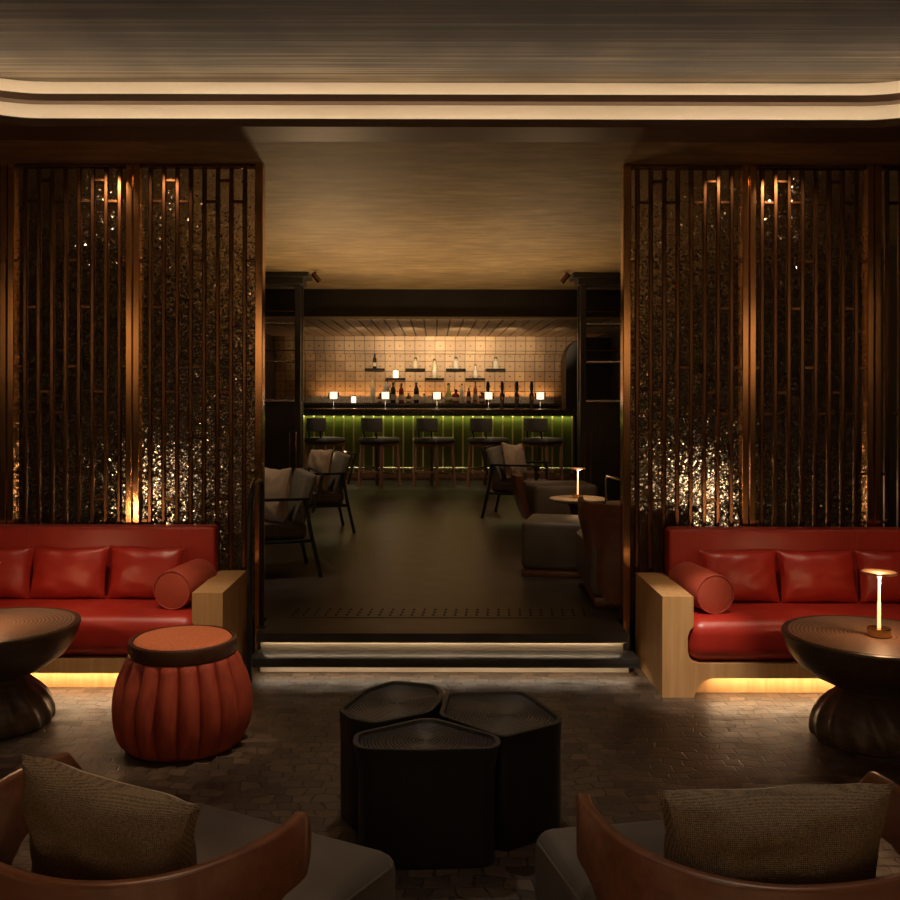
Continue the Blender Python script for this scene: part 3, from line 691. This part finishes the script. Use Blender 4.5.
cushion('scatter_cushion', (-1.27, 7.48, ZP + 0.63), 0.43, 0.43, 0.15, 'taupe', 'taupe square cushion in the nearest left black framed armchair', 128, -12, 4, 5)
cushion('scatter_cushion', (-1.20, 9.80, ZP + 0.64), 0.45, 0.43, 0.15, 'taupe', 'taupe square cushion in the farther left black framed armchair', 125, -12, 3, 9)
cushion('scatter_cushion', (0.92, 10.98, ZP + 0.64), 0.44, 0.43, 0.15, 'taupe', 'taupe square cushion in the black armchair right of centre', -125, -12, -4, 12)

# ------------------------------------------------------------------ far pale round table with lamp
r = thing('round_table', 'small pale round table holding a tiny glowing lamp', 'table', (1.39, 9.2, ZP))
b = MB(); b.lathe([(0.0, 0.385), (0.25, 0.385), (0.275, 0.395), (0.28, 0.41), (0.275, 0.415), (0.0, 0.415)], 48); b.build('tabletop', 'beige', r)
b = MB(); b.lathe([(0.16, 0), (0.17, 0.02), (0.09, 0.08), (0.06, 0.2), (0.09, 0.34), (0.14, 0.386)], 32); b.build('pedestal', 'darkwood', r)
lamp(1.385, 9.2, ZP + 0.415, 'tiny glowing brass lamp on the pale far room table', 1.5, 0.95)
# metal side chair by the right screen
r = thing('tube_chair', 'chair with a pale steel tube frame peeking past the right screen', 'chair', (1.80, 8.35, ZP), radians(10))
for s in (-1, 1):
    b = MB(); b.tube([(s * 0.23, 0.22, 0), (s * 0.23, 0.22, 0.66), (s * 0.23, 0.19, 0.69), (s * 0.23, -0.2, 0.69), (s * 0.23, -0.23, 0.66), (s * 0.23, -0.23, 0)], 0.011, 8); b.build('leg_frame', 'steel', r)
b = MB(); b.box(-0.24, 0.24, -0.22, 0.22, 0.40, 0.47, 0.03, 3); b.build('seat', 'beige', r)
b = MB(); b.box(-0.22, 0.22, -0.25, -0.21, 0.5, 0.80, 0.02, 3); b.build('backrest', 'beige', r)

# ------------------------------------------------------------------ display racks
def rack(x_in, s, lab):
    r = thing('display_rack', lab, 'shelf', (x_in, 11.3, ZP)); X = lambda a, c: sorted((s * a, s * c))
    zt = ZC - ZP; Wd = 1.0
    def zz(py, d=11.3): return 1.65 - (py - 393) * d / 950 - ZP
    for a in (0.0, Wd - 0.07):
        for y in (0.0, 0.19):
            b = MB(); b.box(*X(a, a + 0.07), y, y + 0.07, 0, zt - 0.14, 0.004, 1); b.build('post', 'black', r)
    b = MB(); b.box(*X(-0.03, Wd + 0.03), -0.04, 0.30, zt - 0.14, zt - 0.06, 0.004, 1); b.box(*X(-0.10, Wd + 0.05), -0.08, 0.32, zt - 0.06, zt - 0.001, 0.004, 1); b.build('cornice', 'black', r)
    for py in (323.5, 361.5, 400.5):
        z = zz(py); b = MB(); b.box(*X(0.07, Wd - 0.07), 0.0, 0.26, z - 0.012, z + 0.012, 0.002, 1); sh = b.build('shelf', 'black', r)
        b = MB(); b.box(*X(0.07, Wd - 0.07), -0.006, 0.0, z - 0.010, z + 0.010); b.build('shelf_edge', 'steel', sh, smooth=False)
    for py in (311.5, 350.5):
        z = zz(py); b = MB(); b.tube([(s * 0.07, 0.04, z), (s * (Wd - 0.07), 0.04, z)], 0.008, 8); b.build('rail', 'bronze', r)
    b = MB(); b.box(*X(0.005, Wd), 0.02, 0.26, 0.0, zz(402) - 0.001, 0.003, 1); cb = b.build('cabinet', 'black', r)
    for a in (0.045, 0.12):
        b = MB(); b.box(*X(a, a + 0.012), -0.004, 0.004, 0.35, zz(432)); b.build('handle', 'copper', cb, smooth=False)
    return r
rack(-1.60, -1, 'black open display rack on a cabinet, left side of the bar')
rack(1.73, 1, 'black open display rack on a cabinet, right side of the bar')
def ceiling_spot(x, s, lab):
    r = thing('spotlight', lab, 'spotlight', (x, 11.15, ZC - 0.001), 0, 'spotlights on the ceiling beside the racks')
    b = MB(); b.tube([(0, 0, 0), (0, 0, -0.05)], 0.008, 8); b.build('bracket', 'brass', r)
    for k in (0, 1):
        b = MB(); b.tube([(-s * 0.03, -0.02 - 0.06 * k, -0.02 - 0.02 * k), (s * 0.05, -0.02 - 0.06 * k, -0.12 - 0.02 * k)], 0.022, 12); b.build('lamp_head', 'bronze', r)
ceiling_spot(-1.40, 1, 'small bronze spotlight pair at the ceiling by the left rack')
ceiling_spot(1.53, -1, 'small bronze spotlight pair at the ceiling by the right rack')
# uplights added in mid-air without fixtures, washing the brushed ceiling of the far room
for x, y, e in ((-1.3, 10.6, 190), (1.35, 10.6, 110), (-0.9, 12.7, 80), (0.9, 12.7, 65), (-1.15, 8.6, 75)):
    spot((x, y, 0.9), (x * 0.3, y - 0.7, ZC), e, 120, 1.0, (1.0, 0.64, 0.32), 0.1)

# ------------------------------------------------------------------ bar counter
r = thing('bar_counter', 'long bar counter with granite top and glowing green ribbed front', 'bar counter', (0, 15.5, ZP))
b = MB(); b.box(-2.9, 2.36, -0.12, 0.55, 1.06, 1.17, 0.01, 2); b.build('countertop', 'darkstone', r)
b = MB(); b.box(-2.85, 2.30, 0.10, 0.5, 0.0, 1.06); b.build('body', 'green', r, smooth=False)
x = -2.8
while x < 2.3:
    b = MB(); b.box(x - 0.012, x + 0.012, 0.07, 0.10, 0.12, 1.058); b.build('fin', 'fin', r, smooth=False); x += 0.163
b = MB(); b.tube([(-2.8, -0.1, 0.21), (2.3, -0.1, 0.21)], 0.018, 10); fr = b.build('foot_rail', 'steel', r)
for x in (-2.4, -1.2, 0, 1.2, 2.2):
    b = MB(); b.tube([(x, -0.1, 0.0), (x, -0.1, 0.21)], 0.012, 8); b.build('bracket', 'steel', fr)
b = MB(); b.box(-2.85, 2.30, 0.06, 0.10, 0.0, 0.12); b.build('kick_board', 'stoolwood', r, smooth=False)
area((-0.25, 15.55, ZP + 1.055), (-0.25, 15.57, 0.6), 5, 5.0, 0.03, (1.0, 0.97, 0.32))
# back counter
r = thing('back_counter', 'stone topped counter along the tiled wall behind the bar', 'counter', (0, 17.2, ZP))
b = MB(); b.box(-2.95, 2.24, 0, 0.58, 1.20, 1.248, 0.008, 2); b.build('countertop', 'darkstone', r)
b = MB(); b.box(-2.95, 2.24, 0.555, 0.58, 1.248, 1.357, 0.003, 1); b.build('splashback', 'stone', r)
b = MB(); b.box(-2.95, 2.24, 0.05, 0.58, 0, 1.20); b.build('body', 'black', r, smooth=False)
ZB = ZP + 1.248
# floating shelves
def zy(py, d): return 1.65 - (py - 393) * d / 950
def xx(px, d): return (px - 435) / 950 * d
SH = [(374.3, 369.5), (395.5, 379), (415.3, 369.5), (434.5, 379), (456, 369.5), (475.5, 379), (496, 369.5)]
names = ['first', 'second', 'third', 'fourth', 'fifth', 'sixth', 'seventh']
shelfz = []
for i, (px, py) in enumerate(SH):
    z = zy(py, 17.6); x = xx(px, 17.6); shelfz.append((x, z))
    b = MB(); b.box(-0.18, 0.18, -0.21, 0.0, -0.02, 0.02, 0.004, 1)
    o = b.build('wall_shelf', 'blk', loc=(x, 17.8 if z < 2.2 else 17.62, z)); tag(o, 'short black floating shelf on the tiled wall, %s from the left' % names[i], 'shelf', 'floating shelves on the tiled wall')
# bottles
PROF = {
 'wine': [(0.0, 0), (0.038, 0.0), (0.04, 0.01), (0.04, 0.19), (0.034, 0.22), (0.015, 0.25), (0.014, 0.30), (0.016, 0.302), (0.016, 0.31), (0, 0.31)],
 'tall': [(0.0, 0), (0.036, 0.0), (0.038, 0.01), (0.036, 0.24), (0.03, 0.27), (0.014, 0.30), (0.013, 0.38), (0.015, 0.385), (0.015, 0.39), (0, 0.39)],
 'squat': [(0.0, 0), (0.05, 0.0), (0.052, 0.01), (0.052, 0.11), (0.045, 0.13), (0.018, 0.145), (0.017, 0.17), (0.022, 0.172), (0.022, 0.195), (0, 0.195)],
 'flask': [(0.0, 0), (0.04, 0.0), (0.055, 0.03), (0.06, 0.07), (0.05, 0.12), (0.028, 0.18), (0.018, 0.23), (0.016, 0.28), (0.02, 0.285), (0.02, 0.30), (0, 0.30)],
}
def bottle(x, y, z, kind, g, lab, sc=1.0, label=True, cap='black', rz=0):
    r = thing('bottle', lab, 'bottle', (x, y, z), rz, 'bottles behind the bar'); r.scale = (sc,) * 3
    P = PROF[kind]; b = MB(); b.lathe(P, 24); b.build('glass_body', GL[g], r)
    rb = max(p[0] for p in P); h = P[-1][1]
    if label:
        z0, z1 = h * 0.15, h * 0.42 if kind != 'flask' else h * 0.3
        b = MB(); b.lathe([(rb + 0.001, z0), (rb + 0.002, z0 + 0.002), (rb + 0.002, z1 - 0.002), (rb + 0.001, z1)], 24); b.build('label', 'palelabel', r)
    b = MB(); b.lathe([(P[-2][0] + 0.002, h - 0.03), (P[-2][0] + 0.002, h + 0.004), (0, h + 0.004)], 16); b.build('cap', cap, r)
BD = 17.38
B = [(372.6, 'tall', 'pale', 'tall pale yellow bottle, leftmost tall one on the back counter', 1.15),
     (380.0, 'squat', 'red', 'short red bottle just left of the second bar lamp', 0.85),
     (386.5, 'wine', 'clear', 'clear bottle standing behind the second bar lamp', 1.4),
     (393.2, 'wine', 'green', 'dark green bottle right of the second bar lamp', 1.2),
     (401.4, 'wine', 'red', 'red bottle with pale label between green and brown bottles', 1.15),
     (408.6, 'squat', 'brown', 'squat brown bottle in the middle left of back counter', 0.9),
     (416.4, 'wine', 'dark', 'dark bottle with large pale label left of centre', 1.2),
     (424.0, 'squat', 'clear', 'small clear bottle left of the middle bar lamp', 0.85),
     (448.5, 'flask', 'lime', 'lime green rounded bottle right of the middle bar lamp', 1.2),
     (455.8, 'squat', 'red', 'squat dark red bottle beside the lime green one', 1.25),
     (461.8, 'tall', 'clear', 'tall pale clear bottle right of the squat red one', 0.9),
     (468.8, 'wine', 'brown', 'brown bottle between a tall clear and a pink one', 0.9),
     (475.3, 'tall', 'pink', 'tall pink orange bottle with pale label, right of centre', 1.0),
     (482.0, 'squat', 'red', 'small red bottle just left of the fourth bar lamp', 1.0)]
for i, (px, k, g, lab, sc) in enumerate(B): bottle(xx(px, BD), BD, ZB, k, g, lab, sc, True, 'black' if g != 'pale' else 'beige')
bottle(shelfz[0][0], 17.69, shelfz[0][1] + 0.02, 'wine', 'dark', 'dark bottle alone on the first floating shelf', 0.85)
bottle(shelfz[2][0], 17.69, shelfz[2][1] + 0.02, 'squat', 'pale', 'cream bottle alone on the third floating shelf', 1.05, True, 'black')
bottle(shelfz[3][0], 17.69, shelfz[3][1] + 0.02, 'wine', 'pale', 'tall gold bottle on the fourth floating shelf', 1.15, True)
bottle(shelfz[4][0], 17.69, shelfz[4][1] + 0.02, 'squat', 'clear', 'clear square shouldered bottle on the fifth floating shelf', 1.1)
bottle(shelfz[5][0], 17.69, shelfz[5][1] + 0.02, 'flask', 'clear', 'white bellied bottle with dark neck on the sixth floating shelf', 0.85)
bottle(shelfz[6][0], 17.69, shelfz[6][1] + 0.02, 'squat', 'clear', 'clear bottle alone on the seventh floating shelf', 1.1)
def glow_jar(x, y, z, lab, sc=1):
    r = thing('candle_jar', lab, 'candle', (x, y, z)); r.scale = (sc,) * 3
    b = MB(); b.lathe([(0.035, 0), (0.04, 0.01), (0.04, 0.10), (0.037, 0.105)], 20); b.build('jar', 'shade', r)
    b = MB(); b.lathe([(0.036, 0.105), (0.036, 0.12), (0, 0.12)], 20); b.build('lid', 'brass', r)
    point((0, -0.12, 0.08), 0.5, WARM, 0.03, r)
glow_jar(shelfz[1][0], 17.69, shelfz[1][1] + 0.02, 'glowing white jar on the second floating shelf', 1.3)
glow_jar(xx(353.7, BD), BD, ZB, 'glowing jar candle at the left end of the back counter', 1.1)
for i, px in enumerate((487.8, 502, 516.6, 531.3)):
    x = xx(px, 16.0)
    r = thing('beer_tap', 'tall dark slender beer tap, %s of four from the left' % ['first', 'second', 'third', 'fourth'][i], 'beer tap', (x, 15.95, ZP + 1.17), 0, 'tall dark beer taps on the counter'); r.scale = (1.45, 1.45, 1.12)
    b = MB(); b.lathe([(0.03, 0), (0.03, 0.01), (0.02, 0.02), (0.024, 0.10), (0.027, 0.22), (0.02, 0.235)], 16); b.build('column', 'ringwood', r)
    b = MB(); b.lathe([(0.014, 0.235), (0.012, 0.25), (0.022, 0.30), (0.02, 0.37), (0.014, 0.41), (0, 0.412)], 16); b.build('handle', 'black', r)
    b = MB(); b.tube([(0, -0.02, 0.18), (0, -0.08, 0.18), (0, -0.085, 0.14)], 0.008, 8); b.build('spout', 'brass', r)
# bar lamps
nm = ['leftmost bar lamp with small white drum shade', 'second bar lamp from the left, before the bottles', 'middle one of the five small bar lamps', 'fourth bar lamp from the left, beside the beer taps', 'rightmost bar lamp with small white drum shade']
for i, px in enumerate((333.7, 385.5, 437, 488.6, 540.3)):
    x = xx(px, 15.6)
    r = thing('bar_lamp', nm[i], 'lamp', (x, 15.6, ZP + 1.17), 0, 'small drum shade lamps on the bar counter')
    b = MB(); b.lathe([(0.045, 0), (0.045, 0.008), (0.01, 0.014), (0.006, 0.03), (0.006, 0.16), (0.0, 0.16)], 20); b.build('lamp_base', 'steel', r)
    b = MB(); b.lathe([(0.055, 0.16), (0.06, 0.16), (0.06, 0.275), (0.055, 0.275)], 24); b.build('lamp_shade', 'shade', r)
    for s in (-1, 1):
        b = MB(); b.box(s * 0.078 - 0.01, s * 0.078 + 0.01, -0.01, 0.01, 0.17, 0.265); b.build('side_bracket', 'bronze', r, smooth=False)
    b = MB(); b.box(-0.085, 0.085, -0.006, 0.006, 0.163, 0.17); b.build('cross_arm', 'bronze', r, smooth=False)
    point((0, -0.1, 0.1), 0.35, WARM, 0.03, r)

# ------------------------------------------------------------------ bar stools
def stool_parts(r):
    # facing +y (towards the bar)
    for sx in (-1, 1):
        for sy in (-1, 1):
            b = MB(); b.tube([(sx * 0.235, sy * 0.20, 0), (sx * 0.205, sy * 0.175, 0.66)], 0.018, 8, sq=True); b.build('leg', 'stoolwood', r)
    for sy, z in ((-1, 0.24), (1, 0.20)):
        b = MB(); b.tube([(-0.222, sy * 0.19, z), (0.222, sy * 0.19, z)], 0.013, 8, sq=True); b.build('stretcher', 'stoolwood', r)
    for sx in (-1, 1):
        b = MB(); b.tube([(sx * 0.222, -0.19, 0.28), (sx * 0.222, 0.19, 0.28)], 0.013, 8, sq=True); b.build('stretcher', 'stoolwood', r)
    b = MB(); b.box(-0.225, 0.225, -0.195, 0.195, 0.625, 0.665, 0.006, 1); b.build('seat_frame', 'stoolwood', r)
    b = MB(); b.box(-0.24, 0.24, -0.22, 0.22, 0.665, 0.755, 0.035, 3); b.build('seat', 'darkleather', r)
    b = MB(); rings = []
    for i in range(17):
        a = radians(-52 + 104 * i / 16); c = Vector((0.255 * sin(a), -0.02 - 0.22 * cos(a), 0)); n = Vector((sin(a), -cos(a), 0))
        rings.append([c + n * 0.028 + Vector((0, 0, 0.86)), c + n * 0.034 + Vector((0, 0, 0.95)), c + n * 0.028 + Vector((0, 0, 1.045)), c + Vector((0, 0, 1.055)), c - n * 0.028 + Vector((0, 0, 1.045)), c - n * 0.028 + Vector((0, 0, 0.86)), c + Vector((0, 0, 0.85))])
    b.loft(rings); b.build('backrest', 'darkleather', r)
    for sx in (-1, 1):
        b = MB(); b.tube([(sx * 0.13, -0.17, 0.64), (sx * 0.13, -0.225, 0.9)], 0.012, 8); b.build('back_support', 'blackmetal', r)
st0 = thing('bar_stool', 'x', 'stool', (0, 14.4, ZP)); stool_parts(st0)
for i, px in enumerate((325, 379.5, 434.5, 488.5, 542.5)):
    o = st0 if i == 0 else copy_tree(st0)
    o.location = (xx(px, 14.45), 14.45, ZP); o.rotation_euler.z = radians([-42, -40, -42, -44, -42][i])
    tag(o, ['dark leather bar stool farthest left, above the taupe cushion', 'dark leather bar stool, second of five from the left', 'dark leather bar stool in the middle of the five',
            'dark leather bar stool, second of five from the right', 'dark leather bar stool farthest right, near the tiny lamp'][i], 'stool', 'dark leather bar stools at the counter')

# ------------------------------------------------------------------ dim room behind the screens
r = thing('lantern', 'glowing lantern blurred behind the hammered glass above right sofa', 'lantern', (2.02, 7.4, ZP))
b = MB(); b.lathe([(0.09, 0.38), (0.10, 0.39), (0.11, 0.75), (0.08, 0.80), (0.0, 0.80)], 24); b.build('lamp_shade', 'lantern', r)
b = MB(); b.lathe([(0.16, 0), (0.17, 0.01), (0.17, 0.36), (0.15, 0.38), (0.0, 0.38)], 24); b.build('stand', 'darkwood', r)
point((0, -0.2, 0.7), 1.5, WARM, 0.06, r)
r = thing('console_table', 'dark console carrying a glowing low lamp behind the left hammered glass', 'table', (-2.10, 7.35, ZP))
b = MB(); b.box(-0.36, 0.36, -0.2, 0.2, 0.44, 0.5, 0.01, 1); b.build('tabletop', 'darkwood', r)
for sx in (-1, 1):
    b = MB(); b.box(sx * 0.30 - 0.03, sx * 0.30 + 0.03, -0.17, 0.17, 0, 0.44); b.build('leg', 'black', r)
r = thing('table_lamp', 'glowing low wide lamp blurred behind the hammered glass above left sofa', 'lamp', (-2.12, 7.35, ZP + 0.5))
b = MB(); b.lathe([(0.09, 0), (0.09, 0.015), (0.015, 0.03), (0.015, 0.14), (0.0, 0.14)], 24); b.build('lamp_base', 'brass', r)
b = MB(); b.lathe([(0.0, 0.14), (0.19, 0.14), (0.17, 0.26), (0.0, 0.27)], 32); b.build('lamp_shade', 'lantern', r)
point((0, -0.25, 0.2), 1.0, WARM, 0.05, r)
r = thing('bench', 'pale upholstered bench blurred low behind the left screens', 'bench', (-2.4, 8.9, ZP))
b = MB(); b.box(-1.5, 0.5, -0.3, 0.3, 0.15, 0.45, 0.04, 3); b.build('seat', 'beige', r)
b = MB(); b.box(-1.5, 0.5, 0.22, 0.36, 0.40, 0.85, 0.03, 3); b.build('backrest', 'sage', r)
b = MB(); b.box(-1.45, 0.45, -0.25, 0.25, 0, 0.16); b.build('base', 'black', r)
r = thing('bench', 'pale upholstered bench blurred low behind the right screens', 'bench', (2.5, 8.9, ZP))
b = MB(); b.box(-0.5, 1.5, -0.3, 0.3, 0.15, 0.45, 0.04, 3); b.build('seat', 'beige', r)
b = MB(); b.box(-0.5, 1.5, 0.22, 0.36, 0.40, 0.85, 0.03, 3); b.build('backrest', 'sage', r)
b = MB(); b.box(-0.45, 1.45, -0.25, 0.25, 0, 0.16); b.build('base', 'black', r)
spot((-2.2, 8.7, 3.0), (-2.2, 8.9, 0.6), 35, 50, 0.9, WARM)
spot((2.4, 8.7, 3.0), (2.4, 8.9, 0.6), 9, 50, 0.9, WARM)
# a warm wall wash on the far side walls, as the hammered glass shows a brown glow
for x in (-3.7, 3.7): spot((x, 12.2, 3.0), (x, 13.1, 1.3), 70, 80, 0.9, WARM)
